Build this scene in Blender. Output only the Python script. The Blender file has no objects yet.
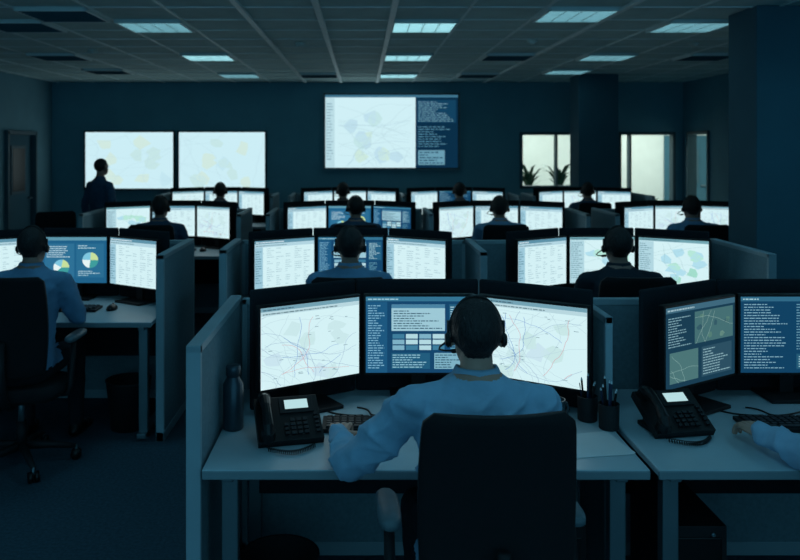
import bpy, math, random
from mathutils import Vector, Matrix, Euler, noise
random.seed(7)
scene = bpy.context.scene
try:
    scene.view_settings.view_transform = 'Standard'
    scene.view_settings.look = 'None'
except Exception: pass

def lin(c):
    out=[]
    for v in c[:3]:
        v=v/255.0
        out.append(v/12.92 if v<=0.04045 else ((v+0.055)/1.055)**2.4)
    return tuple(out)

# ------------------------------------------------------------------ materials
def mat(name, rgb, rough=0.6, var=0.12, scale=20.0, bump=0.0, bscale=200.0, metal=0.0, spec=0.4, stretch=None):
    m=bpy.data.materials.new(name); m.use_nodes=True
    nt=m.node_tree; b=nt.nodes['Principled BSDF']
    c=lin(rgb)
    tc=nt.nodes.new('ShaderNodeTexCoord'); mp=nt.nodes.new('ShaderNodeMapping')
    if stretch: mp.inputs['Scale'].default_value=stretch
    nt.links.new(tc.outputs['Object'],mp.inputs['Vector'])
    n=nt.nodes.new('ShaderNodeTexNoise'); n.inputs['Scale'].default_value=scale; n.inputs['Detail'].default_value=4
    nt.links.new(mp.outputs[0],n.inputs['Vector'])
    r=nt.nodes.new('ShaderNodeValToRGB')
    r.color_ramp.elements[0].position=0.3; r.color_ramp.elements[1].position=0.7
    r.color_ramp.elements[0].color=tuple(x*(1-var) for x in c)+(1,)
    r.color_ramp.elements[1].color=tuple(min(1,x*(1+var)) for x in c)+(1,)
    nt.links.new(n.outputs['Fac'],r.inputs[0]); nt.links.new(r.outputs[0],b.inputs['Base Color'])
    b.inputs['Roughness'].default_value=rough; b.inputs['Metallic'].default_value=metal
    b.inputs['Specular IOR Level'].default_value=spec
    if bump>0:
        n2=nt.nodes.new('ShaderNodeTexNoise'); n2.inputs['Scale'].default_value=bscale; n2.inputs['Detail'].default_value=3
        nt.links.new(mp.outputs[0],n2.inputs['Vector'])
        bp=nt.nodes.new('ShaderNodeBump'); bp.inputs['Strength'].default_value=bump; bp.inputs['Distance'].default_value=0.01
        nt.links.new(n2.outputs['Fac'],bp.inputs['Height']); nt.links.new(bp.outputs[0],b.inputs['Normal'])
    return m

def emis(name, rgb=None, strength=1.0, attr=False, sampling='AUTO'):
    m=bpy.data.materials.new(name); m.use_nodes=True
    nt=m.node_tree; nt.nodes.clear()
    o=nt.nodes.new('ShaderNodeOutputMaterial'); e=nt.nodes.new('ShaderNodeEmission')
    e.inputs['Strength'].default_value=strength
    if attr:
        a=nt.nodes.new('ShaderNodeAttribute'); a.attribute_name='Col'
        nt.links.new(a.outputs['Color'],e.inputs['Color'])
    else: e.inputs['Color'].default_value=lin(rgb)+(1,)
    nt.links.new(e.outputs[0],o.inputs[0])
    try: m.cycles.emission_sampling=sampling
    except Exception: pass
    return m

M={}
M['wall']=mat('wall_paint_teal_haze',(100,154,172),0.85,0.05,3,0.05,300)  # teal paint, lightened so its colour stands in for haze in the room
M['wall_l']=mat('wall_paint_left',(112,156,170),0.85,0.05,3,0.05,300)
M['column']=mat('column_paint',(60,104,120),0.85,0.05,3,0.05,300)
M['ceil']=mat('ceiling_tile',(192,214,212),0.9,0.08,5,0.15,250)
M['tbar']=mat('ceiling_tbar',(225,238,238),0.5,0.04,5)
M['floor']=mat('carpet',(54,80,94),0.95,0.25,60,0.4,500)
M['trim']=mat('trim_paint',(66,98,110),0.6,0.05,5)
M['desk']=mat('desk_laminate',(168,192,202),0.38,0.04,8,0.02,300)
M['deskedge']=mat('desk_edge',(120,140,148),0.5,0.04,8)
M['metal']=mat('grey_metal',(110,130,138),0.4,0.05,8,metal=0.6)
M['fabric']=mat('panel_fabric',(118,144,154),0.95,0.10,60,0.35,700)
M['paneltrim']=mat('panel_trim',(146,170,180),0.5,0.04,8)
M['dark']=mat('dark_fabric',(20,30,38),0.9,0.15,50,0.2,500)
M['black']=mat('black_plastic',(12,15,18),0.4,0.15,30,0.03,300)
M['black2']=mat('black_plastic_matte',(20,24,28),0.65,0.15,30)
M['chair']=mat('chair_mesh',(14,19,24),0.9,0.2,120,0.4,900)
M['pad']=mat('armrest_pad',(90,110,118),0.5,0.1,30)
M['key']=mat('keycap',(26,31,36),0.5,0.1,30)
M['paper']=mat('paper',(200,215,220),0.8,0.03,10)
M['skin']=mat('skin',(190,148,130),0.55,0.08,30,0.05,300)
M['skin_f']=mat('skin_b',(160,126,112),0.55,0.08,30)
M['hair']=mat('hair',(28,26,28),0.5,0.4,90,0.8,160,stretch=(1,1,0.35))
M['lip']=mat('lips',(160,100,90),0.5,0.05,30)
M['eye']=mat('eye_white',(215,220,220),0.3,0.02,30)
M['iris']=mat('iris',(40,30,25),0.3,0.02,30)
M['shirt']=mat('shirt_light_blue',(148,186,214),0.85,0.06,14,0.3,30)
M['shirt2']=mat('shirt_blue',(108,152,188),0.85,0.06,14,0.25,35)
M['shirt3']=mat('shirt_navy',(50,82,110),0.85,0.08,14,0.2,35)
M['shirt4']=mat('shirt_dark',(30,44,56),0.85,0.08,14,0.2,35)
M['trouser']=mat('trousers',(20,25,33),0.9,0.15,30,0.2,200)
M['shoe']=mat('shoe_leather',(12,12,13),0.35,0.1,30)
M['bottle']=mat('bottle_dark_steel',(60,76,86),0.3,0.1,20,metal=0.5)
M['mug']=mat('mug_ceramic',(60,75,82),0.3,0.05,20)
M['pen']=mat('pen_plastic',(30,50,80),0.4,0.1,20)
M['leaf']=mat('leaf',(30,64,44),0.6,0.3,20)
M['pot']=mat('pot',(80,76,72),0.7,0.1,20)
M['white']=mat('white_paint',(222,228,222),0.8,0.03,5)
M['glow']=emis('screen_backlight',attr=True,strength=1.12)
M['pix']=emis('screen_pixels',attr=True,strength=1.1,sampling='NONE')
M['lamp']=emis('troffer_diffuser',(170,224,234),2.6)
M['lampfill']=emis('troffer_diffuser_fill',(122,200,230),6.6)  # fill light on the people, from unseen troffers boosted past the visible ones
M['lampd']=emis('troffer_diffuser_dim',(134,190,204),1.6)
M['roomlamp']=emis('corridor_lamp',(235,248,240),62.0)

# ------------------------------------------------------------------ mesh builder
class MB:
    def __init__(s): s.v=[]; s.f=[]; s.m=[]; s.c=[]; s.mats=[]; s.M=Matrix.Identity(4)
    def mi(s,key):
        if key not in s.mats: s.mats.append(key)
        return s.mats.index(key)
    def pt(s,p):
        s.v.append(tuple(s.M@Vector(p))); return len(s.v)-1
    def face(s,idx,key,col=(1,1,1)):
        s.f.append(tuple(idx)); s.m.append(s.mi(key)); s.c.append(col)
    def quad(s,ps,key,col=(1,1,1)):
        s.face([s.pt(p) for p in ps],key,col)
    def box(s,c,d,key,rot=None,taper=1.0):
        R=(Euler(rot).to_matrix() if rot else Matrix.Identity(3))
        c=Vector(c); ids=[]
        for z in (-.5,.5):
            t=taper if z>0 else 1.0
            for x,y in ((-.5,-.5),(.5,-.5),(.5,.5),(-.5,.5)):
                ids.append(s.pt(c+R@Vector((x*d[0]*t,y*d[1]*t,z*d[2]))))
        a=ids
        for f in ((3,2,1,0),(4,5,6,7),(0,1,5,4),(1,2,6,5),(2,3,7,6),(3,0,4,7)):
            s.face([a[i] for i in f],key)
    def frame(s,d):
        d=Vector(d).normalized()
        u=d.orthogonal().normalized(); w=d.cross(u).normalized(); return u,w
    def cyl(s,a,b,ra,rb,key,seg=16,cap=True):
        a=Vector(a); b=Vector(b); u,w=s.frame(b-a)
        A=[s.pt(a+(u*math.cos(t)+w*math.sin(t))*ra) for t in [2*math.pi*i/seg for i in range(seg)]]
        B=[s.pt(b+(u*math.cos(t)+w*math.sin(t))*rb) for t in [2*math.pi*i/seg for i in range(seg)]]
        for i in range(seg):
            j=(i+1)%seg; s.face([A[i],A[j],B[j],B[i]],key)
        if cap: s.face(A[::-1],key); s.face(B,key)
    def tube(s,pts,r,key,seg=8,closed=False):
        pts=[Vector(p) for p in pts]; n=len(pts); rings=[]; u=None
        for i,p in enumerate(pts):
            if closed: d=pts[(i+1)%n]-pts[i-1]
            else: d=pts[min(i+1,n-1)]-pts[max(i-1,0)]
            d.normalize()
            if u is None: u=d.orthogonal().normalized()
            u=(u-d*u.dot(d)).normalized(); w=d.cross(u)
            rr=r[i] if isinstance(r,(list,tuple)) else r
            rings.append([s.pt(p+(u*math.cos(t)+w*math.sin(t))*rr) for t in [2*math.pi*k/seg for k in range(seg)]])
        m=n if closed else n-1
        for i in range(m):
            A=rings[i];B=rings[(i+1)%n]
            for k in range(seg):
                l=(k+1)%seg; s.face([A[k],A[l],B[l],B[k]],key)
        if not closed: s.face(rings[0][::-1],key); s.face(rings[-1],key)
    def capsule(s,a,b,ra,rb,key,seg=14,n=4):
        a=Vector(a); b=Vector(b); d=(b-a); L=d.length; d=d.normalized() if L>1e-6 else Vector((0,0,1))
        pts=[];rs=[]
        for i in range(n+1):
            t=math.pi/2*i/n; pts.append(a-d*ra*math.cos(t)); rs.append(max(ra*math.sin(t),ra*0.05))
        for i in range(n+1):
            t=math.pi/2*i/n; pts.append(b+d*rb*math.sin(t)); rs.append(max(rb*math.cos(t),rb*0.05))
        u,w=s.frame(d); rings=[]
        for p,r in zip(pts,rs):
            rings.append([s.pt(p+(u*math.cos(t)+w*math.sin(t))*r) for t in [2*math.pi*k/seg for k in range(seg)]])
        for A,B in zip(rings[:-1],rings[1:]):
            for k in range(seg):
                l=(k+1)%seg; s.face([A[k],A[l],B[l],B[k]],key)
        s.face(rings[0][::-1],key); s.face(rings[-1],key)
    def ell(s,c,r,key,seg=18,n=12):
        c=Vector(c); rings=[]
        for i in range(1,n):
            t=math.pi*i/n
            rings.append([s.pt(c+Vector((r[0]*math.sin(t)*math.cos(a),r[1]*math.sin(t)*math.sin(a),-r[2]*math.cos(t)))) for a in [2*math.pi*k/seg for k in range(seg)]])
        b0=s.pt(c-Vector((0,0,r[2]))); t0=s.pt(c+Vector((0,0,r[2])))
        for A,B in zip(rings[:-1],rings[1:]):
            for k in range(seg):
                l=(k+1)%seg; s.face([A[k],A[l],B[l],B[k]],key)
        for k in range(seg):
            l=(k+1)%seg; s.face([b0,rings[0][l],rings[0][k]],key); s.face([rings[-1][k],rings[-1][l],t0],key)
    def loft(s,rings,key,seg=28,ex=2.0,cap=True):
        R=[]
        for cx,cy,cz,rx,ry in rings:
            L=[]
            for k in range(seg):
                t=2*math.pi*k/seg; ct,st=math.cos(t),math.sin(t)
                L.append(s.pt((cx+rx*math.copysign(abs(ct)**(2/ex),ct),cy+ry*math.copysign(abs(st)**(2/ex),st),cz)))
            R.append(L)
        for A,B in zip(R[:-1],R[1:]):
            for k in range(seg):
                l=(k+1)%seg; s.face([A[k],A[l],B[l],B[k]],key)
        if cap: s.face(R[0][::-1],key); s.face(R[-1],key)
    def mesh(s,name,smooth=False):
        me=bpy.data.meshes.new(name); me.from_pydata(s.v,[],s.f)
        for k in s.mats: me.materials.append(M[k])
        me.polygons.foreach_set('material_index',s.m)
        if any(k in ('glow','pix') for k in s.mats):
            ca=me.color_attributes.new('Col','FLOAT_COLOR','CORNER'); arr=[]
            for f,c in zip(s.f,s.c):
                for _ in f: arr+= [c[0],c[1],c[2],1.0]
            ca.data.foreach_set('color',arr)
        if smooth: me.polygons.foreach_set('use_smooth',[True]*len(s.f))
        me.update(); return me

def link(name,me,loc=(0,0,0),rot=0.0,parent=None):
    o=bpy.data.objects.new(name,me); scene.collection.objects.link(o)
    o.location=loc; o.rotation_euler=(0,0,rot)
    if parent: o.parent=parent
    return o
def bake(o,mods):
    for typ,kw in mods:
        m=o.modifiers.new(typ,typ)
        for k,v in kw.items(): setattr(m,k,v)
    dg=bpy.context.evaluated_depsgraph_get(); dg.update()
    me=bpy.data.meshes.new_from_object(o.evaluated_get(dg),preserve_all_data_layers=True,depsgraph=dg)
    o.modifiers.clear(); o.data=me; return me
def finish(mb,name,bevel=0.003,smooth=False,seg=2):
    me=mb.mesh(name,smooth)
    if bevel>0:
        o=link('tmp',me); me=bake(o,[('BEVEL',dict(width=bevel,segments=seg,limit_method='ANGLE',angle_limit=math.radians(40)))])
        bpy.data.objects.remove(o); me.name=name
        if smooth: me.polygons.foreach_set('use_smooth',[True]*len(me.polygons))
    return me

# ------------------------------------------------------------------ room
CH=2.9; XL=-5.26; XR=5.45; YB=13.2; YF=-2.5
def simple(name,boxes,key,bevel=0.0):
    mb=MB()
    for c,d in boxes: mb.box(c,d,key)
    return link(name,finish(mb,name,bevel))
simple('floor',[((1.2,7,-.05),(14,19.5,.1))],'floor')
simple('ceiling',[((1.2,7,CH+.05),(14,19.5,.1))],'ceil')
mb=MB()
x=.25-.6*9
while x<XR:
    if x>XL: mb.box((x,(YF+YB)/2,CH-.004),(.026,YB-YF,.012),'tbar')
    x+=.6
y=6.7-.6*15
while y<YB:
    if y>YF: mb.box(((XL+XR)/2,y,CH-.003),(XR-XL,.024,.010),'tbar')
    y+=.6
link('ceiling_grid',mb.mesh('ceiling_grid'))
for xx in (.25,-.35,-.95,2.05):
    mb=MB(); mb.box((0,0,0),(.05,YB-YF-.4,.025),'tbar'); link('ceiling_rail',finish(mb,'ceiling_rail',.004),(xx,(YF+YB)/2,CH-.018))
def seg_wall(name,axis,fixed,thick,lo,hi,openings,key):
    mb=MB(); ops=sorted(openings); cur=lo
    def bx(a0,a1,z0,z1):
        if a1-a0<1e-4 or z1-z0<1e-4: return
        if axis=='x': mb.box(((a0+a1)/2,fixed,(z0+z1)/2),(a1-a0,thick,z1-z0),key)
        else: mb.box((fixed,(a0+a1)/2,(z0+z1)/2),(thick,a1-a0,z1-z0),key)
    for a0,a1,z0,z1 in ops:
        bx(cur,a0,0,CH); bx(a0,a1,0,z0); bx(a0,a1,z1,CH); cur=a1
    bx(cur,hi,0,CH)
    return link(name,mb.mesh(name))
W1=(2.68,3.67,1.10,2.05); W2=(4.35,5.31,.12,2.05)
seg_wall('wall_back','x',YB+.06,.12,XL-.1,XR+.1,[W1,W2],'wall')
seg_wall('wall_left','y',XL-.06,.12,YF,YB,[(11.45,12.45,0,2.02)],'wall_l')
seg_wall('wall_right','y',XR+.06,.12,YF,YB,[(12.2,13.0,.6,2.05)],'wall')
mb=MB()
mb.box((4.9,16.3,1.45),(7,.1,2.9),'white'); mb.box((8.2,13.6,1.45),(.1,5.5,2.9),'white'); mb.box((6.9,10.9,1.45),(2.6,.1,2.9),'white'); mb.box((1.45,14.8,1.45),(.1,3.0,2.9),'white')
link('wall_corridor',mb.mesh('wall_corridor'))
mb=MB()
for c in ((3.2,14.8),(5.6,14.8),(7.0,13.0)):
    mb.box((c[0],c[1],CH-.02),(.6,.6,.03),'white'); mb.quad([(c[0]-.27,c[1]-.27,CH-.037),(c[0]-.27,c[1]+.27,CH-.037),(c[0]+.27,c[1]+.27,CH-.037),(c[0]+.27,c[1]-.27,CH-.037)],'roomlamp')
link('corridor_ceiling_lamp',mb.mesh('corridor_ceiling_lamp'))
def window_frame(name,op,axis='x',fixed=YB,mull=()):
    a0,a1,z0,z1=op; mb=MB(); t=.05
    def bx(ca,cz,da,dz):
        if axis=='x': mb.box((ca,fixed+.05,cz),(da,.16,dz),'trim')
        else: mb.box((fixed+.05,ca,cz),(.16,da,dz),'trim')
    bx((a0+a1)/2,z1-.02,a1-a0,t); bx((a0+a1)/2,z0+.02,a1-a0,t); bx(a0+.02,(z0+z1)/2,t,z1-z0); bx(a1-.02,(z0+z1)/2,t,z1-z0)
    for m_ in mull: bx(m_,(z0+z1)/2,.03,z1-z0)
    return link(name,finish(mb,name,.004))
window_frame('window_1',W1,mull=(3.30,))
window_frame('window_2',W2,mull=(4.55,))
window_frame('window_3',(12.2,13.0,.6,2.05),'y',XR)
mb=MB()
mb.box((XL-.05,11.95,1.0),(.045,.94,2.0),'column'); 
mb.box((XL-.01,11.46,1.01),(.14,.05,2.04),'trim'); mb.box((XL-.01,12.44,1.01),(.14,.05,2.04),'trim'); mb.box((XL-.01,11.95,2.02),(.14,1.03,.06),'trim')
mb.box((XL-.022,11.95,1.45),(.02,.5,.75),'trim'); mb.box((XL-.012,11.95,1.45),(.01,.42,.66),'black')
mb.cyl((XL-.03,12.3,1.0),(XL+.05,12.3,1.0),.012,.012,'metal'); mb.cyl((XL+.05,12.3,1.0),(XL+.05,12.18,1.0),.011,.009,'metal')
link('door_1',finish(mb,'door_1',.003))
mb=MB(); mb.box((XL+.012,(YF+11.43)/2,.05),(.02,11.4-YF,.1),'trim'); link('baseboard_left',mb.mesh('baseboard_left'))
mb=MB(); mb.box((-.5,YB-.012,.05),(9.4,.02,.1),'trim'); link('baseboard_back',mb.mesh('baseboard_back'))
mb=MB(); mb.box((XR-.012,5,.05),(.02,14,.1),'trim'); link('baseboard_right',mb.mesh('baseboard_right'))
def column(x0,x1,y0,y1):
    mb=MB(); mb.box(((x0+x1)/2,(y0+y1)/2,CH/2),(x1-x0,y1-y0,CH),'column'); mb.box(((x0+x1)/2,(y0+y1)/2,.05),(x1-x0+.03,y1-y0+.03,.1),'trim')
    link('column',finish(mb,'column',.008))
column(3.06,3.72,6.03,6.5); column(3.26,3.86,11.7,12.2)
mb=MB()
mb.loft([(0,0,0,.14,.14),(0,0,.28,.18,.18),(0,0,.3,.19,.19),(0,0,.3,.17,.17),(0,0,.26,.16,.16)],'pot')
for i in range(34):
    a=random.uniform(0,6.28); L=random.uniform(.5,1.0); o=random.uniform(.12,.42); w=random.uniform(.03,.05)
    d=Vector((math.cos(a),math.sin(a),0)); side=Vector((-d.y,d.x,0))
    P=[Vector((0,0,.27))+d*o*t*t*1.0+Vector((0,0,L*(t-.35*t*t*t))) for t in (0,.25,.5,.75,1)]
    ww=[.008,w*.7,w,w*.7,.003]
    for j in range(4):
        mb.quad([P[j]-side*ww[j],P[j]+side*ww[j],P[j+1]+side*ww[j+1],P[j+1]-side*ww[j+1]],'leaf')
pl=finish(mb,'potted_plant',0)
link('potted_plant',pl,(3.0,14.0,.61)); link('potted_plant',pl,(3.55,14.0,.61),1.3); link('potted_plant',pl,(5.35,14.4,0))
mb=MB(); mb.box((0,0,.3),(1.5,.4,.6),'column'); 
for i in range(3): mb.box((-.49+.49*i,-.21,.32),(.46,.02,.52),'trim'); mb.box((-.49+.49*i,-.225,.5),(.1,.015,.015),'metal')
link('storage_cabinet',finish(mb,'storage_cabinet',.004),(3.2,14.0,0))
mb=MB(); mb.box((0,0,1.02),(.9,.05,2.04),'column'); mb.box((0,-.03,1.4),(.5,.02,.7),'trim'); mb.box((.35,-.05,1.0),(.12,.03,.03),'metal')
link('door_2',finish(mb,'door_2',.004),(6.75,16.21,0))
mb=MB()
mb.box((0,0,.45),(.5,.5,.06),'dark')
mb.box((0,.24,.75),(.5,.05,.6),'dark')
for sx in (-.22,.22):
    for sy in (-.22,.22): mb.cyl((sx,sy,0),(sx,sy,.43),.015,.015,'metal')
link('visitor_chair',finish(mb,'visitor_chair',.01),(4.3,15.2,0))

def troffer(key,name,slats=9):
    mb=MB(); h=.29
    for sx in (-1,1):
        mb.box((sx*(h-.012),0,-.012),(.024,.58,.028),'tbar'); mb.box((0,sx*(h-.012),-.012),(.58,.024,.028),'tbar')
    if key: mb.quad([(-.27,-.27,-.006),(-.27,.27,-.006),(.27,.27,-.006),(.27,-.27,-.006)],key)
    else: mb.box((0,0,-.002),(.54,.54,.004),'black')
    for i in range(slats):
        mb.box((0,-.24+.48*i/(slats-1),-.013),(.54,.006 if key else .022,.013 if key else .02),'tbar' if key else 'trim',rot=(0 if key else .6,0,0))
    for i in (-1,0,1): mb.box((i*.13,0,-.013),(.006,.54,.013),'tbar' if key else 'trim')
    return mb.mesh(name)
tl=troffer('lamp','ceiling_light'); tb=troffer('lampfill','ceiling_light'); td=troffer('lampd','ceiling_light',7); tv=troffer(None,'ceiling_vent')
for X,Y,t in [(-1.85,7.0,td),(.55,7.0,tl),(2.95,7.0,td),(-1.85,9.4,tl),(.55,9.4,tl),(2.95,9.4,td),(-1.85,11.8,td),(.55,11.8,tl),(2.95,11.2,td),(-4.25,7.0,td),
              (-1.85,4.6,tb),(.55,4.6,tb),(2.95,4.6,tb),(4.75,4.6,tb),(-1.85,2.2,tb),(.55,2.2,tb),(2.95,2.2,tb),(-.05,-.2,tb),(2.35,-.2,tb),(1.75,6.4,td)]:  # tb units sit out of view, added overbright to fill the foreground
    link('ceiling_light',t,(X,Y,CH-.005))
for X,Y in [(-2.45,6.4),(-3.65,9.4),(1.75,9.4),(-3.65,11.2),(1.75,11.8),(-.65,11.8),(4.15,9.4),(-3.05,7.0)]:
    link('ceiling_vent',tv,(X,Y,CH-.005))
mb=MB(); mb.loft([(0,0,0,.055,.055),(0,0,-.02,.055,.055),(0,0,-.035,.03,.03),(0,0,-.05,.012,.012)],'white'); sp=mb.mesh('smoke_detector',True)
for X,Y in [(-.65,8.2),(1.75,8.0),(-3.05,8.8),(3.5,8.2)]: link('smoke_detector',sp,(X,Y,CH))

# ------------------------------------------------------------------ screen contents
def content(kind,rnd):
    out=[]
    def R(x0,y0,x1,y1,c,l=1): out.append((l,[(x0,y0),(x1,y0),(x1,y1),(x0,y1)],lin(c)))
    def text(x0,y0,x1,y1,n,c,l=2,th=.38,minw=.3):
        dy=(y1-y0)/n
        for i in range(n):
            x=x0; yy=y1-dy*(i+.75); end=x0+(x1-x0)*rnd.uniform(minw,1)
            while x<end:
                w=rnd.uniform(.012,.05); R(x,yy,min(x+w,end),yy+dy*th,c,l); x+=w+.008
    def line(p,q,w,c,l=2):
        dx,dy=q[0]-p[0],q[1]-p[1]; L=math.hypot(dx,dy) or 1; nx,ny=-dy/L*w,dx/L*w
        out.append((l,[(p[0]-nx,p[1]-ny),(q[0]-nx,q[1]-ny),(q[0]+nx,q[1]+ny),(p[0]+nx,p[1]+ny)],lin(c)))
    def roads(x0,y0,x1,y1,n,c,w=.0022,l=2,steps=14):
        for i in range(n):
            if rnd.random()<.5: x=rnd.uniform(x0,x1); y=y0; a=rnd.uniform(.9,2.2)
            else: x=x0; y=rnd.uniform(y0,y1); a=rnd.uniform(-.7,.7)
            for s in range(steps*2):
                a+=rnd.uniform(-.35,.35); nx=x+.05*math.cos(a); ny=y+.05*math.sin(a)
                if not(x0<nx<x1 and y0<ny<y1): break
                line((x,y),(nx,ny),w,c,l); x,y=nx,ny
    base=(202,230,234)
    if kind=='map':
        R(0,.95,1,1,(110,155,172)); R(0,.9,1,.948,(176,206,214)); text(.02,.955,.5,.99,1,(60,90,105)); text(.02,.905,.9,.94,1,(90,120,130))
        for i in range(9):
            cx,cy=rnd.uniform(.1,.8),rnd.uniform(.1,.75)
            P=[(cx+rnd.uniform(.05,.13)*math.cos(t),cy+rnd.uniform(.05,.13)*math.sin(t)) for t in [k*6.283/7 for k in range(7)]]
            out.append((1,P,lin(rnd.choice([(194,223,226),(192,222,222),(194,220,230)]))))
        roads(0,0,1,.9,14,(172,200,210),.0016); roads(0,0,1,.9,6,(150,178,200),.0022,3); roads(.2,.1,.9,.85,3,(200,160,166),.0022,4); roads(.2,.1,.8,.85,4,(80,130,195),.0018,4)
        for i in range(26): x,y=rnd.uniform(.05,.9),rnd.uniform(.05,.85); R(x,y,x+rnd.uniform(.02,.05),y+.008,(130,160,170),5)
    elif kind=='mapgreen':
        R(0,.94,1,1,(110,160,172)); text(.02,.95,.6,.99,1,(60,90,105))
        R(0,0,.22,.93,(170,206,216)); text(.02,.1,.2,.9,18,(110,150,165))
        for i in range(14):
            cx,cy=rnd.uniform(.3,.9),rnd.uniform(.12,.8)
            P=[(cx+rnd.uniform(.04,.12)*math.cos(t),cy+rnd.uniform(.05,.12)*math.sin(t)) for t in [k*6.283/7 for k in range(7)]]
            out.append((1,P,lin(rnd.choice([(155,212,196),(174,222,208),(170,214,228)]))))
        roads(.22,0,1,.93,9,(150,188,192),.002)
    elif kind=='dash':
        base=(20,66,102)
        R(0,.94,1,1,(50,110,140)); text(.02,.95,.7,.99,1,(150,195,210)); R(0,0,.2,.93,(28,84,122))
        text(.02,.05,.18,.9,26,(120,175,200),minw=.5)
        R(.24,.55,.74,.9,(150,192,205)); text(.26,.57,.72,.83,8,(40,80,105)); R(.24,.85,.74,.9,(70,125,155),2)
        for i in range(4):
            for j in range(3): R(.25+.125*i,.30+.075*j,.25+.125*i+.11,.30+.075*j+.06,rnd.choice([(170,208,216),(60,120,150),(120,170,190)]),2)
        R(.78,.5,.98,.9,(36,92,124)); text(.79,.52,.97,.88,12,(165,205,215)); R(.24,.05,.6,.26,(32,88,120)); text(.25,.06,.58,.25,6,(140,190,205))
        R(.64,.05,.97,.26,(120,170,188)); text(.65,.06,.95,.25,6,(30,70,95)); text(.79,.28,.97,.46,6,(100,160,180))
    elif kind=='pie':
        base=(30,92,130); R(0,.93,1,1,(90,145,165)); R(.04,.12,.5,.86,(44,108,144)); R(.53,.12,.96,.86,(40,104,140))
        for (cx,cy,r) in ((.3,.34,.17),(.75,.5,.17)):
            a=0; cols=[(190,215,150),(120,190,215),(220,235,235),(60,150,150)]
            for c in cols:
                b=a+rnd.uniform(1.1,1.8); b=min(b,6.283) if c!=cols[-1] else 6.283
                if b<=a: break
                P=[(cx,cy)]+[(cx+r*.72*math.cos(a+(b-a)*k/10),cy+r*math.sin(a+(b-a)*k/10)) for k in range(11)]
                out.append((3,P,lin(c))); a=b
        text(.07,.55,.47,.82,6,(185,215,222)); text(.56,.74,.93,.84,2,(170,205,215)); text(.56,.15,.93,.28,3,(170,205,215))
    elif kind=='doc':
        R(0,.93,1,1,(90,140,162)); text(.02,.94,.5,.99,1,(220,235,238)); R(0,.86,1,.925,(170,204,216)); text(.02,.87,.9,.92,1,(110,145,158))
        for i in range(18):
            y=.82-.045*i; R(.03,y-.012,.97,y-.010,(188,214,220)); 
            for j in range(6):
                if rnd.random()<.75: R(.04+.155*j,y-.001,.04+.155*j+rnd.uniform(.03,.13),y+.011,(158,190,200),2)
        R(.0,0,.13,.86,(150,192,208),3); text(.01,.1,.12,.8,14,(90,135,155),4)
    elif kind=='darkmap':
        base=(24,58,78); R(0,.93,1,1,(60,100,120)); text(.02,.94,.6,.99,1,(150,180,190))
        text(.03,.5,.36,.88,12,(120,160,172)); R(.4,.5,.97,.9,(66,106,110)); 
        for i in range(9):
            cx,cy=rnd.uniform(.45,.9),rnd.uniform(.55,.85); P=[(cx+rnd.uniform(.02,.05)*math.cos(t),cy+rnd.uniform(.02,.05)*math.sin(t)) for t in [k*6.283/6 for k in range(6)]]
            out.append((2,P,lin(rnd.choice([(80,120,112),(104,140,130),(50,86,98)]))))
        roads(.4,.5,.97,.9,4,(140,172,168),.0016,3)
        R(.05,.06,.45,.44,(72,112,114)); roads(.05,.06,.45,.44,4,(140,176,172),.0016,3); R(.5,.06,.95,.44,(42,76,94)); text(.52,.08,.93,.42,10,(130,168,178))
    elif kind=='text':
        base=(16,62,94); R(0,.94,1,1,(46,100,128)); text(.02,.95,.5,.99,1,(160,200,210))
        text(.03,.05,.46,.92,24,(125,172,190),minw=.35,th=.3); text(.52,.3,.97,.92,17,(105,158,178),minw=.3,th=.3); R(.52,.05,.97,.25,(34,86,112)); text(.54,.07,.95,.23,5,(150,195,205))
    elif kind=='wallmap':
        base=(194,226,234)
        for i in range(10):
            cx,cy=rnd.uniform(.1,.9),rnd.uniform(.1,.85)
            P=[(cx+rnd.uniform(.04,.12)*math.cos(t),cy+rnd.uniform(.06,.16)*math.sin(t)) for t in [k*6.283/7 for k in range(7)]]
            out.append((1,P,lin(rnd.choice([(187,221,231),(190,221,222),(200,224,216)]))))
        roads(0,0,1,1,12,(176,208,218),.0016)
    elif kind=='tv':
        base=(198,228,234); R(0,.965,1,1,(60,110,135)); R(0,.0,.07,.96,(180,212,220)); text(.01,.1,.06,.9,20,(130,168,182),minw=.6)
        for i in range(12):
            cx,cy=rnd.uniform(.2,.58),rnd.uniform(.12,.8); P=[(cx+rnd.uniform(.03,.07)*math.cos(t),cy+rnd.uniform(.05,.13)*math.sin(t)) for t in [k*6.283/7 for k in range(7)]]
            out.append((1,P,lin(rnd.choice([(188,221,223),(184,216,228),(196,224,214)]))))
        roads(.1,.03,.66,.93,16,(172,204,212),.0014); roads(.1,.03,.66,.93,3,(150,186,204),.0015,3)
        R(.68,0,1,.965,(10,44,68),3); R(.695,.62,.985,.93,(18,62,90),4); text(.70,.63,.97,.92,11,(120,168,186),5,minw=.4,th=.3); text(.70,.28,.97,.58,9,(85,138,162),5,minw=.4,th=.3)
        R(.70,.04,.9,.24,(100,150,170),4); text(.71,.05,.89,.23,5,(20,60,85),5)
    return lin(base),out
def add_screen(mb,w,h,yf,z0,kind,rnd):
    base,els=content(kind,rnd)
    def P(u,v,l): return (-w/2+u*w,yf-.0006*l,z0+v*h)
    mb.quad([P(0,0,0),P(1,0,0),P(1,1,0),P(0,1,0)],'glow',base)
    for l,pts,c in els:
        a=sum(pts[i][0]*pts[(i+1)%len(pts)][1]-pts[(i+1)%len(pts)][0]*pts[i][1] for i in range(len(pts)))
        if a<0: pts=pts[::-1]
        mb.face([mb.pt(P(min(1,max(0,u)),min(1,max(0,v)),l)) for u,v in pts],'pix',c)

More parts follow.
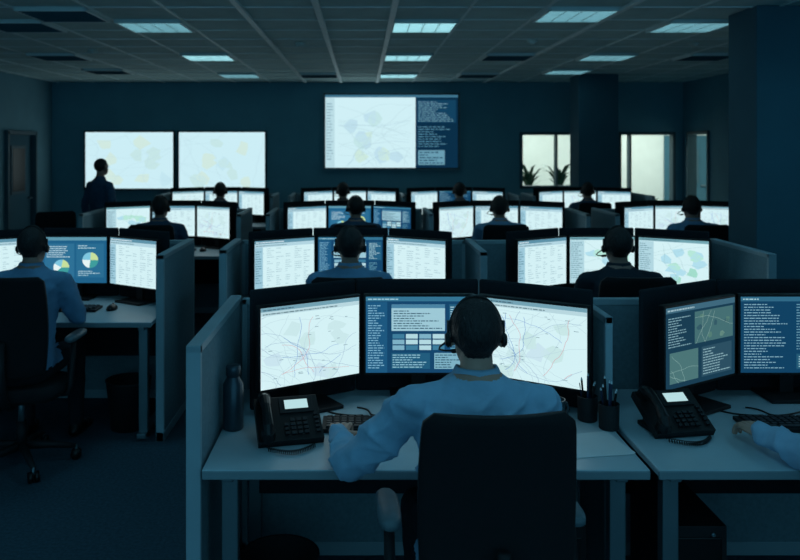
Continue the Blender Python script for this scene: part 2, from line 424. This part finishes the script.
SW,SH=.448,.318
def monitor_mesh(kind,seed):
    rnd=random.Random(seed); mb=MB(); z0=.115
    mb.box((0,.022,z0+SH/2),(SW+.018,.028,SH+.022),'black')
    mb.box((0,.045,z0+SH/2),(SW*.7,.03,SH*.65),'black2')
    mb.box((0,.075,z0+.02),(.06,.02,.26),'black2'); mb.box((0,.05,.008),(.24,.19,.014),'black2')
    o=finish(mb,'b',.003)
    mb2=MB(); add_screen(mb2,SW,SH,.0072,z0,kind,rnd)
    t=link('t1',o); t2=link('t2',mb2.mesh('s'))
    bpy.ops.object.select_all(action='DESELECT'); t.select_set(True); t2.select_set(True); bpy.context.view_layer.objects.active=t
    bpy.ops.object.join(); me=t.data; bpy.data.objects.remove(t); me.name='monitor'; return me
MON={}
def monitor(kind,seed,x,y,z,rot):
    if (kind,seed) not in MON: MON[(kind,seed)]=monitor_mesh(kind,seed)
    link('monitor',MON[(kind,seed)],(x,y,z),rot)

def wallscreen(name,x0,x1,z0,z1,kind,seed,yf=YB,frame='black'):
    mb=MB(); w=x1-x0;h=z1-z0; mb.box((0,-.03,h/2),(w+.05,.05,h+.05),'black'); mb.box((0,0,h/2),(w*.5,.02,h*.5),'black2')
    if frame!='black':
        for sx in (-1,1): mb.box((sx*(w/2+.03),-.032,h/2),(.016,.056,h+.076),frame)
        for z_ in (-.03,h+.03): mb.box((0,-.032,z_),(w+.076,.056,.016),frame)
    add_screen(mb,w,h,-.0562,0,kind,random.Random(seed))
    link(name,mb.mesh(name),((x0+x1)/2,yf-.012,z0))
wallscreen('wall_display',-4.67,-3.19,1.10,2.05,'wallmap',3)
wallscreen('wall_display',-3.09,-1.64,1.10,2.05,'wallmap',4)
wallscreen('wall_television',-.62,1.62,1.45,2.68,'tv',5,frame='metal')

# ------------------------------------------------------------------ desk furniture
DT=.74
def desk(x0,x1,y0,depth=.86,legs=None):
    mb=MB(); w=x1-x0
    mb.box(((x0+x1)/2,y0+depth/2,DT-.0125),(w-.008,depth,.025),'desk')
    mb.box(((x0+x1)/2,y0+.004,DT-.017),(w-.008,.012,.03),'deskedge')
    for lx in (legs or (x0+.08,x1-.08)):
        mb.box((lx,y0+.12,(DT-.03)/2),(.055,.05,DT-.03),'metal'); mb.box((lx,y0+depth-.12,(DT-.03)/2),(.055,.05,DT-.03),'metal')
        mb.box((lx,y0+depth/2,.03),(.055,depth-.1,.03),'metal'); mb.box((lx,y0+depth/2,DT-.045),(.04,depth-.1,.035),'metal')
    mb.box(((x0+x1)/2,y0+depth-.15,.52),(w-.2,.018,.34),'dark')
    o=link('desk',finish(mb,'desk',.004)); return o
def panel(x0,x1,y0,y1,h=1.14):
    mb=MB(); cx,cy=(x0+x1)/2,(y0+y1)/2
    mb.box((cx,cy,(h-.03)/2+.03),(x1-x0-.006,y1-y0-.006,h-.06),'fabric'); mb.box((cx,cy,h-.014),(x1-x0,y1-y0,.028),'paneltrim'); mb.box((cx,cy,.03),(x1-x0,y1-y0,.06),'paneltrim')
    if y1-y0>x1-x0:
        for yy in (y0+.012,y1-.012): mb.box((cx,yy,h/2),(x1-x0,.024,h),'paneltrim')
    else:
        for xx in (x0+.012,x1-.012): mb.box((xx,cy,h/2),(.024,y1-y0,h),'paneltrim')
    link('cubicle_panel',finish(mb,'cubicle_panel',.004))
ANG=math.radians(32)
def privacy(cx,yc,zt=1.225):
    mb=MB(); a=ANG; hw=.27; L=.50; zb=DT
    pts=[(cx-hw-L*math.cos(a),yc-L*math.sin(a)),(cx-hw,yc),(cx+hw,yc),(cx+hw+L*math.cos(a),yc-L*math.sin(a))]
    for p,q in zip(pts[:-1],pts[1:]):
        ang=math.atan2(q[1]-p[1],q[0]-p[0]); ln=math.hypot(q[0]-p[0],q[1]-p[1])
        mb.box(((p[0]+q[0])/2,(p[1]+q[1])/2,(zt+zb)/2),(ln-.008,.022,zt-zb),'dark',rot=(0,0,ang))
    link('privacy_screen',finish(mb,'privacy_screen',.010,seg=3))

mb=MB(); mb.box((0,0,.009),(.44,.145,.014),'black2')
for r in range(5):
    x=-.205
    if r==0: ws=[.028]*3+[.12]+[.028]*4+[.02,.02,.02]
    else: ws=[.0235]*15
    for w in ws:
        if x+w>.212: break
        mb.box((x+w/2,-.052+r*.025,.020),(w,.0205,.009),'key',taper=.86); x+=w+.0042
KB=finish(mb,'keyboard',.0008,seg=1)
mb=MB(); mb.loft([(0,0,0,.03,.055),(0,0,.008,.033,.058),(0,0,.022,.029,.05),(0,-.003,.032,.018,.034),(0,-.004,.035,.006,.012)],'black',seg=24,ex=2.3)
mb.cyl((-.004,.03,.03),(.004,.03,.03),.008,.008,'key'); MS=mb.mesh('computer_mouse',True)
mb=MB(); T=Matrix.Translation((0,0,.062))@Matrix.Rotation(math.radians(30),4,'X')
mb.box((0,.07,.035),(.15,.02,.068),'black2'); mb.box((0,0,.009),(.20,.15,.016),'black2')
mb.M=T; mb.box((0,0,0),(.235,.20,.028),'black')
mb.box((.035,.055,.016),(.125,.072,.006),'black2')
mb.box((.035,.055,.0185),(.10,.05,.003),'black')
mb.quad([(-.008,.034,.0215),(.078,.034,.0215),(.078,.076,.0215),(-.008,.076,.0215)],'glow',lin((175,212,216)))
for i in range(4):
    for j in range(3): mb.box((.012+.023*j,-.072+.019*i,.018),(.017,.013,.007),'key')
for i in range(5): mb.box((.1,-.07+.019*i,.018),(.015,.011,.006),'key')
for i in range(3): mb.box((-.012,-.072+.019*i,.018),(.014,.011,.006),'key')
mb.tube([(-.082,-.085,.03),(-.082,-.06,.05),(-.082,-.02,.06),(-.082,.02,.06),(-.082,.06,.05),(-.082,.085,.03)],[.02,.021,.017,.017,.021,.02],'black',12)
mb.cyl((-.082,-.078,.012),(-.082,-.076,.045),.027,.024,'black'); mb.cyl((-.082,.078,.012),(-.082,.076,.045),.027,.024,'black')
mb.M=Matrix.Identity(4)
pts=[]
for i in range(260):
    t=i/259; bx=-.09+.17*t; by=-.115-.05*math.sin(math.pi*t); a=t*math.pi*2*26
    pts.append((bx+.0,by+.0065*math.cos(a),.0095+.0065*math.sin(a)))
mb.tube(pts,.0022,'black',5)
PHONE=finish(mb,'desk_phone',.004)
mb=MB()
mb.loft([(0,0,0,.036,.036),(0,0,.005,.039,.039),(0,0,.17,.039,.039),(0,0,.195,.024,.024),(0,0,.2,.024,.024),(0,0,.202,.028,.028),(0,0,.235,.028,.028),(0,0,.24,.024,.024)],'bottle',seg=28)
BOT=finish(mb,'water_bottle',0,True)
def cup(name,key,pens):
    mb=MB(); mb.loft([(0,0,0,.034,.034),(0,0,.003,.037,.037),(0,0,.095,.039,.039),(0,0,.095,.035,.035),(0,0,.008,.033,.033)],key,seg=28)
    if pens:
        for i in range(7):
            a=i*.9; r=.018; mb.cyl((r*math.cos(a)*.6,r*math.sin(a)*.6,.012),(r*1.6*math.cos(a),r*1.6*math.sin(a),.14+.02*(i%3)),.004,.004,'pen' if i%2 else 'black',8)
            mb.cyl((r*1.6*math.cos(a),r*1.6*math.sin(a),.14+.02*(i%3)),(r*1.65*math.cos(a),r*1.65*math.sin(a),.15+.02*(i%3)),.004,.0015,'paper',8)
    else:
        mb.tube([(.037,0,.075),(.058,0,.072),(.066,0,.05),(.058,0,.028),(.036,0,.022)],.005,key,8)
    return mb.mesh(name,False)
PC=cup('pen_cup','black2',True); MUG=cup('coffee_mug','mug',False)

def chair_mesh():
    mb=MB()
    W=.25
    def seat(z,inset):
        L=[]
        for k in range(40):
            t=2*math.pi*k/40; ct,st=math.cos(t),math.sin(t)
            L.append((0+(W-inset)*math.copysign(abs(ct)**.5,ct), .03+(.235-inset)*math.copysign(abs(st)**.5,st), z))
        return L
    prev=None
    for z,i in ((.39,.05),(.40,.015),(.43,0),(.455,.01),(.47,.04),(.474,.12)):
        ids=[mb.pt(p) for p in seat(z,i)]
        if prev is None: mb.face(ids[::-1],'chair')
        else:
            for k in range(40): mb.face([prev[k],prev[(k+1)%40],ids[(k+1)%40],ids[k]],'chair')
        prev=ids
    mb.face(prev,'chair')
    NU,NV=20,24; F=[];B=[]
    for j in range(NV+1):
        v=j/NV; z=.54+v*.555
        w=.200+.014*math.sin(v*math.pi*.9)
        e=max(0,(v-.93)/.07); w-=.030*(1-math.sqrt(max(0,1-e*e)))
        e2=max(0,(.10-v)/.10); w-=.05*(1-math.sqrt(max(0,1-e2*e2)))
        rf=[];rb=[]
        for i in range(NU+1):
            u=-1+2*i/NU
            y=-.20 -.03*v + .035*u*u + .02*math.sin((v)*math.pi)
            th=.022*(1-abs(u)**6*.5)*(1-abs(2*v-1)**10*.4)
            rf.append(mb.pt((u*w,y+th,z))); rb.append(mb.pt((u*w,y-th,z)))
        F.append(rf);B.append(rb)
    for j in range(NV):
        for i in range(NU):
            mb.face([F[j][i+1],F[j][i],F[j+1][i],F[j+1][i+1]],'chair'); mb.face([B[j][i],B[j][i+1],B[j+1][i+1],B[j+1][i]],'chair')
        mb.face([F[j][0],B[j][0],B[j+1][0],F[j+1][0]],'black2'); mb.face([B[j][NU],F[j][NU],F[j+1][NU],B[j+1][NU]],'black2')
    for i in range(NU):
        mb.face([F[0][i],F[0][i+1],B[0][i+1],B[0][i]],'black2'); mb.face([F[NV][i+1],F[NV][i],B[NV][i],B[NV][i+1]],'black2')
    mb.tube([(0,0,.385),(0,-.15,.38),(0,-.235,.42),(0,-.255,.56),(0,-.25,.75)],[.03,.03,.028,.024,.018],'black2',10)
    for s in (-1,1):
        mb.tube([(s*.2,.02,.395),(s*.258,.02,.40),(s*.272,.02,.45),(s*.272,.06,.69)],[.018,.018,.018,.016],'black2',10)
        prev=None
        for z,i in ((.692,.012),(.70,0),(.716,0),(.724,.01)):
            L=[]
            for k in range(24):
                t=2*math.pi*k/24; ct,st=math.cos(t),math.sin(t)
                L.append(mb.pt((s*.272+(.036-i)*math.copysign(abs(ct)**.6,ct), .10+(.12-i)*math.copysign(abs(st)**.6,st), z)))
            if prev is None: mb.face(L[::-1],'pad')
            else:
                for k in range(24): mb.face([prev[k],prev[(k+1)%24],L[(k+1)%24],L[k]],'pad')
            prev=L
        mb.face(prev,'pad')
    mb.cyl((0,0,.10),(0,0,.25),.03,.03,'black2'); mb.cyl((0,0,.25),(0,0,.385),.018,.018,'metal'); mb.box((0,0,.385),(.2,.22,.03),'black2')
    for k in range(5):
        a=2*math.pi*k/5+.3; d=Vector((math.cos(a),math.sin(a),0))
        mb.tube([d*.02+Vector((0,0,.11)),d*.15+Vector((0,0,.10)),d*.29+Vector((0,0,.075))],[.026,.022,.014],'black2',8)
        c=d*.29+Vector((0,0,.03)); sd=Vector((-d.y,d.x,0))
        mb.cyl(c-sd*.026,c-sd*.006,.03,.03,'black',14); mb.cyl(c+sd*.006,c+sd*.026,.03,.03,'black',14); mb.cyl(c,c+Vector((0,0,.05)),.008,.008,'metal',8)
    return mb.mesh('office_chair',True)
CHAIR=chair_mesh()
def chair(x,y,rot=0): link('office_chair',CHAIR,(x,y,0),rot)

# ------------------------------------------------------------------ people
def hand_mesh(s):
    mb=MB(); mb.ell((0,.048,0),(.038,.048,.0135),'skin')
    mb.capsule((0,-.03,0),(0,.015,0),.024,.025,'skin')
    xs=[.030,.0105,-.0095,-.0285]; Ls=[.070,.079,.073,.057]; ky=[.088,.093,.089,.08]
    for i in range(4):
        k=Vector((s*xs[i],ky[i],.004)); mb.capsule((s*xs[i]*.6,.02,0),k,.0125,.0105,'skin',10,3)
        a=0; p=k; rr=[.0098,.0088,.0080,.0070] if i<3 else [.0086,.0078,.0070,.0062]
        fan=s*(xs[i])*3.6
        for j,(fr,b) in enumerate(((.44,14+3*i),(.31,34),(.25,24))):
            a+=math.radians(b); d=Vector((math.sin(fan)*math.cos(a),math.cos(fan)*math.cos(a),-math.sin(a)))
            q=p+d*Ls[i]*fr; mb.capsule(p,q,rr[j],rr[j+1],'skin',10,3); p=q
    mb.capsule((s*.018,.015,-.004),(s*.045,.045,-.010),.015,.0125,'skin',10,3)
    mb.capsule((s*.045,.045,-.010),(s*.060,.072,-.018),.0115,.010,'skin',10,3)
    mb.capsule((s*.060,.072,-.018),(s*.062,.098,-.026),.0095,.0078,'skin',10,3)
    o=link('t',mb.mesh('hand')); me=bake(o,[('REMESH',dict(mode='VOXEL',voxel_size=.0028)),('SMOOTH',dict(factor=.5,iterations=2))])
    me.materials.clear(); me.materials.append(M['skin']); me.polygons.foreach_set('material_index',[0]*len(me.polygons)); me.polygons.foreach_set('use_smooth',[True]*len(me.polygons))
    bpy.data.objects.remove(o); me.name='hand'; return me
HL=hand_mesh(1); HR=hand_mesh(-1)

def body_mesh(pose,voxel,wr=.004,headrot=(0,0,0)):
    mb=MB(); K='skin'; stand=pose.get('stand',False)
    if stand:
        mb.loft([(0,0,.86,.12,.10),(0,0,.93,.17,.12),(0,0,1.02,.165,.115),(0,.0,1.14,.155,.11),(0,.005,1.28,.175,.12),(0,.0,1.38,.19,.11),(0,-.01,1.45,.17,.09),(0,-.015,1.49,.08,.06),(0,-.01,1.53,.052,.052)],K,ex=2.3)
        sh=(.175,-.005,1.41); hc=Vector((0,.02,1.655)); nb=Vector((0,-.012,1.49))
    else:
        mb.loft([(0,0,.475,.14,.12),(0,0,.51,.18,.145),(0,0,.58,.185,.145),(0,.02,.68,.17,.13),(0,.045,.80,.168,.122),(0,.07,.90,.182,.125),(0,.09,.98,.195,.118),(0,.105,1.04,.18,.10),(0,.115,1.085,.11,.075),(0,.12,1.12,.056,.054)],K,ex=2.3)
        sh=(.190,.098,1.018); hc=Vector((0,.15,1.216)); nb=Vector((0,.118,1.085))
    for s,arm in ((-1,pose['L']),(1,pose['R'])):
        S=Vector((s*sh[0],sh[1],sh[2])); E=Vector(arm[0]); Wp=Vector(arm[1])
        mb.capsule(nb+Vector((s*.04,0,-.018)),S+Vector((-s*.02,0,.008)),.036,.053,K)
        mb.capsule(S,S.lerp(E,.5),.062,.058,K); mb.capsule(S.lerp(E,.5),E,.058,.048,K)
        mb.capsule(E,E.lerp(Wp,.4),.048,.047,K); mb.capsule(E.lerp(Wp,.4),Wp,.047,.034,K)
        d=(Wp-E).normalized(); mb.cyl(Wp-d*.05,Wp+d*.012,.037,.036,K)
        kn,an=pose['legL' if s<0 else 'legR']; H=Vector((s*.095,.03,.55)) if not stand else Vector((s*.09,0,.90)); kn=Vector(kn); an=Vector(an)
        mb.capsule(H,H.lerp(kn,.5),.088,.078,K); mb.capsule(H.lerp(kn,.5),kn,.078,.060,K)
        mb.capsule(kn,kn.lerp(an,.35),.058,.055,K); mb.capsule(kn.lerp(an,.35),an,.055,.045,K)
        mb.capsule((an.x,an.y-.03,.045),(an.x+s*.01,an.y+.08,.045),.038,.040,K); mb.capsule((an.x+s*.01,an.y+.08,.040),(an.x+s*.02,an.y+.17,.034),.038,.030,K)
    Rm=Euler(headrot).to_matrix().to_4x4()
    mb.capsule(nb+Vector((0,.005,-.02)),hc+Vector((0,-.018,-.06)),.054,.050,K)
    mb.M=Matrix.Translation(hc)@Rm
    mb.ell((0,-.012,.025),(.074,.094,.088),K); mb.ell((0,.028,-.028),(.062,.064,.086),K); mb.ell((0,.045,-.075),(.044,.042,.036),K)
    mb.capsule((0,.088,.002),(0,.105,-.03),.008,.0135,K,8,3); mb.capsule((-.034,.078,.022),(.034,.078,.022),.013,.013,K,8,3)
    mb.capsule((-.018,.091,-.06),(.018,.091,-.06),.0085,.0085,K,8,3); mb.capsule((-.015,.089,-.07),(.015,.089,-.07),.0085,.0085,K,8,3)
    for s in (-1,1): mb.ell((s*.079,.0,-.008),(.013,.019,.032),K)
    mb.M=Matrix.Identity(4)
    o=link('t',mb.mesh('body')); me=bake(o,[('REMESH',dict(mode='VOXEL',voxel_size=voxel)),('SMOOTH',dict(factor=.5,iterations=4 if voxel>.009 else 5))])
    bpy.data.objects.remove(o)
    Ri=Rm.inverted()
    neckz=1.515 if stand else 1.112
    def hl(p): return Ri@(p-hc)
    def hairline(y):
        pts=[(-.2,-.062),(-.05,-.058),(-.022,-.03),(.0,.02),(.03,.03),(.055,.062),(.2,.068)]
        for (a,za),(b,zb) in zip(pts[:-1],pts[1:]):
            if y<=b: return za+(zb-za)*(y-a)/(b-a)
        return .068
    def cls(p):
        q=hl(p)
        if abs(q.x)<.11 and q.z>-.16 and abs(q.y)<.14 and p.z>neckz-.02:
            ear=abs(q.x)>.079 and -.03<q.y<.03 and -.045<q.z<.03
            if not ear and q.z>hairline(q.y): return 1
            if -.078<q.z<-.052 and q.y>.088 and abs(q.x)<.027: return 5
            if p.z>neckz+(q.y*.1): return 0
        if stand:
            if p.z<.09: return 4
            if p.z>.97 or abs(p.x)>.195: return 2
            return 3
        if p.z<.085: return 4
        if p.z>.63: return 2
        if p.z>.56 and abs(p.x)<.19 and p.y<.13: return 2
        return 3
    me.materials.clear()
    mi=[cls(f.center) for f in me.polygons]
    vn=[v.normal.copy() for v in me.vertices]; vt=[0]*len(me.vertices)
    PR={1:10,2:5,3:3}
    for f,k in zip(me.polygons,mi):
        for v in f.vertices: vt[v]=max(vt[v],PR.get(k,0))
    def ridge(p,f,ax):
        return (1-abs(noise.noise(Vector((p.x*f[0]+ax,p.y*f[1],p.z*f[2])))))**6
    for i,v in enumerate(me.vertices):
        p=v.co
        if vt[i]==10:
            q=hl(p); fade=min(1,max(0,(q.z-hairline(q.y))/.03))
            v.co=p+vn[i]*((.002+.005*fade)+.0025*noise.noise(Vector((p.x*70,p.y*70,p.z*25))))
        elif vt[i]==5:
            pp=Vector((p.x+.6*p.z,p.y,p.z-.5*abs(p.x)))
            fold=ridge(pp,(5,6,11),0)*1.0+ridge(Vector((p.x-.7*p.z,p.y,p.z)),(7,5,8),9)*.7+ridge(Vector((p.x+.3*p.y,p.y,p.z+.5*p.y)),(12,12,15),4)*.5
            n1=noise.noise(Vector((p.x*9,p.y*9,p.z*9)))
            edge=1.0
            if not stand: edge=min(1,max(.2,(1.09-p.z)/.06))
            v.co=p+vn[i]*wr*edge*(n1*1.0+fold*2.2-.8)
        elif vt[i]==3:
            v.co=p+vn[i]*wr*noise.noise(p*14)
    me.polygons.foreach_set('material_index',mi); me.polygons.foreach_set('use_smooth',[True]*len(me.polygons)); me.update(); me.name='body'
    return me,hc,nb,Rm

def headset_mesh():
    mb=MB()
    for dy in (-.005,.0,.005):
        mb.tube([(.0835*math.cos(t),-.008+dy,.0+.1235*math.sin(t)) for t in [math.pi*(-.02+1.04*k/28) for k in range(29)]],.0036,'black',8)
    for s in (-1,1):
        mb.cyl((s*.079,-.004,-.012),(s*.088,-.004,-.012),.022,.024,'black2',24); mb.cyl((s*.088,-.004,-.012),(s*.095,-.004,-.012),.023,.016,'black',24)
        mb.box((s*.085,-.006,.022),(.008,.014,.05),'black')
    mb.tube([(-.092,0,-.02),(-.108,.03,-.04),(-.106,.07,-.056),(-.085,.10,-.066),(-.05,.118,-.07)],.0032,'black',8)
    mb.capsule((-.056,.116,-.071),(-.034,.122,-.070),.0075,.0075,'black2',8,3)
    return mb.mesh('headset',True)
HS=headset_mesh()
mbe=MB()
for s in (-1,1):
    mbe.ell((s*.030,.0805,.002),(.0125,.0125,.0105),'eye',12,8); mbe.ell((s*.030,.0905,.002),(.0055,.0035,.0055),'iris',10,6)
EYES=mbe.mesh('eyes',True)

GEN=dict(L=((-.25,.19,.80),(-.13,.45,.792)),R=((.25,.19,.80),(.13,.45,.792)),legL=((-.15,.44,.56),(-.14,.40,.09)),legR=((.15,.44,.56),(.15,.43,.09)))
CACHE={}
def person(loc,shirt='shirt',pose=GEN,voxel=.013,key='gen',headrot=(0,0,0),rot=0,skin='skin_f',scale=1.0,headset=True,wr=.004):
    if key not in CACHE: CACHE[key]=body_mesh(pose,voxel,wr,headrot)
    me0,hc,nb,Rm=CACHE[key]; me=me0.copy()
    for k in (skin,'hair',shirt,'trouser','shoe','lip'): me.materials.append(M[k])
    me.polygons.foreach_set('material_index',[p.material_index for p in me0.polygons])
    root=bpy.data.objects.new('office_worker',None); scene.collection.objects.link(root); root.location=loc; root.rotation_euler=(0,0,rot); root.scale=(scale,)*3; root.empty_display_size=.2
    link('body',me,parent=root)
    def att(name,m):
        o=link(name,m,parent=root); o.matrix_local=Matrix.Translation(hc)@Rm; return o
    if headset: att('headset',HS)
    att('eyes',EYES)
    mb=MB(); n=40; rings=[]
    for zz,rr in ((.010,.058),(.040,.0585),(.043,.063),(.036,.068),(.016,.078),(-.008,.088),(-.010,.084),(.010,.070)):
        L=[]
        for k in range(n):
            t=2*math.pi*k/n; f=max(0,math.sin(t))**2; drop=-.024*f
            L.append(mb.pt((nb.x+rr*math.cos(t),nb.y+.006+zz*.2+rr*.93*math.sin(t),nb.z+zz+drop+.002-(.004*abs(math.cos(t)) if rr>.07 else 0))))
        rings.append(L)
    for A,B in zip(rings[:-1],rings[1:]):
        for k in range(n): mb.face([A[k],A[(k+1)%n],B[(k+1)%n],B[k]],shirt)
    link('collar',mb.mesh('collar',True),parent=root)
    for nm,arm,H in (('left_hand',pose['L'],HL),('right_hand',pose['R'],HR)):
        E=Vector(arm[0]);Wp=Vector(arm[1]); d=(Wp-E).normalized(); hy=arm[2] if len(arm)>2 else 0
        yaw=math.atan2(-d.x,d.y)+hy; pitch=arm[3] if len(arm)>3 else math.asin(max(-1,min(1,d.z)))*.5
        o=link(nm,H,parent=root); o.matrix_local=Matrix.Translation(Wp+d*.012)@Matrix.Rotation(yaw,4,'Z')@Matrix.Rotation(pitch,4,'X')
    return root

# ------------------------------------------------------------------ workstations
def station(cx,x0,x1,y0,kinds,px=None,shirt='shirt',kb=None,person_on=True,row=2,depth=.86,crot=0):
    ym=y0+.70
    g=.008; a=ANG; h=(SW+.018)/2
    monitor(*kinds[1],cx,ym,DT,0)
    for s,kd in ((-1,kinds[0]),(1,kinds[2])):
        mx=cx+s*(h+g+h*math.cos(a)); my=ym-h*math.sin(a)
        monitor(*kd,mx,my,DT,-s*a)
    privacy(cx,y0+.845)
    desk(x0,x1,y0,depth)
    panel(x0,x1,y0+depth+.015,y0+depth+.06,1.13)
    kx=kb if kb is not None else (px if px is not None else cx)
    link('keyboard',KB,(kx,y0+.40 if row==1 else y0+.36,DT)); link('computer_mouse',MS,(kx+.30,y0+.37,DT))
    if person_on: person((px,y0-.29,0),shirt=shirt,voxel=.013,key='gen',skin='skin_f')
    if px is not None: chair(px,y0-.29,crot)
D=('doc',1);D2=('doc',2);MP=('map',11);MP2=('map',12);TX=('text',31);PI=('pie',41);MG=('mapgreen',51);DM=('darkmap',61);MG2=('mapgreen',52);DS=('dash',21)
Y1,Y2,Y3,Y4=2.55,4.70,7.55,10.35
station(.24,-.53,.95,Y1,(MP,DS,MP2),px=.355,kb=.07,person_on=False,row=1,crot=.05)
station(1.81,.97,2.45,Y1,(DM,TX,D),px=1.76,kb=1.66,person_on=False,row=1)
panel(-.585,-.535,2.58,3.47); panel(.945,.975,3.02,3.41)
panel(2.47,2.52,2.58,3.47)
station(-2.0,-2.78,-1.27,Y2,(D,PI,D2),px=-1.93,shirt='shirt2')
station(-.08,-.86,.74,Y2,(D2,('dash',22),D),px=-.07,shirt='shirt2')
station(1.67,.80,2.50,Y2,(D,MG,MG2),px=1.50,shirt='shirt4')
panel(-1.26,-1.21,4.75,5.62); panel(-.92,-.87,5.0,5.62); panel(.745,.79,4.9,5.62); panel(2.51,2.56,4.8,5.62); panel(-2.85,-2.80,4.75,5.62)
station(-2.0,-2.75,-1.25,Y3,(MG,D,MP),px=-1.92,shirt='shirt3')
station(-.13,-.9,.65,Y3,(D,('pie',42),DS),px=-.06,shirt='shirt3')
station(1.43,.69,2.2,Y3,(MP2,D2,D),px=1.31,shirt='shirt2')
station(3.34,2.55,4.1,Y3,(D,MP,MP2),px=3.14,shirt='shirt2')
for xx in (-2.80,-1.24,-.95,.66,2.21,2.50,4.11): panel(xx,xx+.045,Y3+.12,Y3+.94)
station(-2.0,-2.75,-1.25,Y4,(MP,D2,D),px=-1.86,shirt='shirt3')
station(-.17,-.95,.53,Y4,(D2,MP,D),px=-.25,shirt='shirt4')
station(1.32,.57,2.1,Y4,(D,TX,D2),px=1.28,shirt='shirt3')
station(3.1,2.35,3.9,Y4,(D2,MP2,D),px=2.96,shirt='shirt3')
for xx in (-2.80,-1.24,-1.0,.54,2.11,2.30,3.91): panel(xx,xx+.04,Y4+.12,Y4+.94)

main=dict(L=((-.385,.185,.802),(-.435,.44,.795),-.28,0.0),R=((.235,.20,.80),(.13,.45,.792)),legL=((-.16,.44,.56),(-.15,.40,.09)),legR=((.15,.44,.56),(.15,.43,.09)))
person((.352,Y1-.29,0),'shirt',main,.0072,'main',skin='skin',wr=.007,headrot=(-.06,0,0.0))
rp=dict(L=((-.28,.19,.802),(-.36,.45,.795),-.2,0.0),R=((.25,.20,.80),(.13,.45,.792)),legL=((-.17,.42,.56),(-.17,.38,.09)),legR=((.15,.44,.56),(.15,.43,.09)))
person((1.76,Y1-.29,0),'shirt',rp,.0085,'right',skin='skin',wr=.007)
st=dict(stand=True,L=((-.27,-.04,1.12),(-.28,.06,.87)),R=((.27,-.02,1.13),(.20,.2,1.0)),legL=((-.10,.02,.50),(-.10,-.02,.09)),legR=((.10,.02,.50),(.11,-.02,.09)))
person((-3.28,9.75,0),'shirt3',st,.012,'stand',rot=math.radians(-32),scale=.935,headset=False)
chair(-3.45,8.7,.5)

link('desk_phone',PHONE,(-.27,2.84,DT),math.radians(14)); link('desk_phone',PHONE,(1.165,2.92,DT),math.radians(10))
link('water_bottle',BOT,(-.485,2.93,DT)); link('pen_cup',PC,(.93,2.93,DT)); link('pen_cup',PC,(.875,3.02,DT)); link('coffee_mug',MUG,(.74,2.98,DT),.5)
mb=MB()
for i,(a) in enumerate((0,.06,-.03)):
    mb.box((0,0,.0006+.0008*i),(.21,.297,.0007),'paper',rot=(0,0,a))
link('paper_sheets',mb.mesh('paper_sheets'),(.78,2.76,DT),-1.4)
for cx,ys in ((.235,Y1),(1.81,Y1)):
    mb=MB()
    for i in range(5):
        x=cx-.5+.22*i
        pts=[(x+.25*t+.03*math.sin(t*7+i),ys+.56+.05*math.sin(t*5+i*2),DT+.004) for t in [k/16 for k in range(17)]]
        mb.tube(pts,.0035,'black',6)
    link('monitor_cables',mb.mesh('monitor_cables',True))
mb=MB(); mb.loft([(0,0,0,.11,.11),(0,0,.30,.14,.14),(0,0,.31,.145,.145),(0,0,.31,.132,.132),(0,0,.02,.10,.10)],'black2',seg=28); BIN=mb.mesh('waste_bin',True)
link('waste_bin',BIN,(-.30,2.85,0)); link('waste_bin',BIN,(-1.50,5.0,0))
mb=MB(); mb.box((0,0,.23),(.2,.42,.44),'black2'); mb.box((0,-.212,.35),(.16,.006,.12),'black'); mb.box((0,-.212,.15),(.16,.006,.2),'key'); mb.cyl((.05,-.21,.42),(.05,-.218,.42),.008,.008,'metal')
PCM=finish(mb,'computer_tower',.006)
for X,Y in ((.70,2.98),(1.2,2.98),(-2.55,5.15),(.5,5.15),(1.1,5.15)): link('computer_tower',PCM,(X,Y,0))

# ------------------------------------------------------------------ world + camera
w=bpy.data.worlds.new('World'); scene.world=w; w.use_nodes=True
bg=w.node_tree.nodes['Background']; bg.inputs[0].default_value=(.16,.55,.80,1); bg.inputs[1].default_value=.9
cam=bpy.data.cameras.new('camera'); co=bpy.data.objects.new('camera',cam); scene.collection.objects.link(co)
co.location=(0,0,1.8); co.rotation_euler=(math.pi/2,0,0); cam.sensor_width=36; cam.lens=35.0
cam.shift_x=38/800; cam.shift_y=-133/800; cam.clip_start=.05
cam.dof.use_dof=True; cam.dof.focus_distance=2.8; cam.dof.aperture_fstop=4.0
scene.camera=co
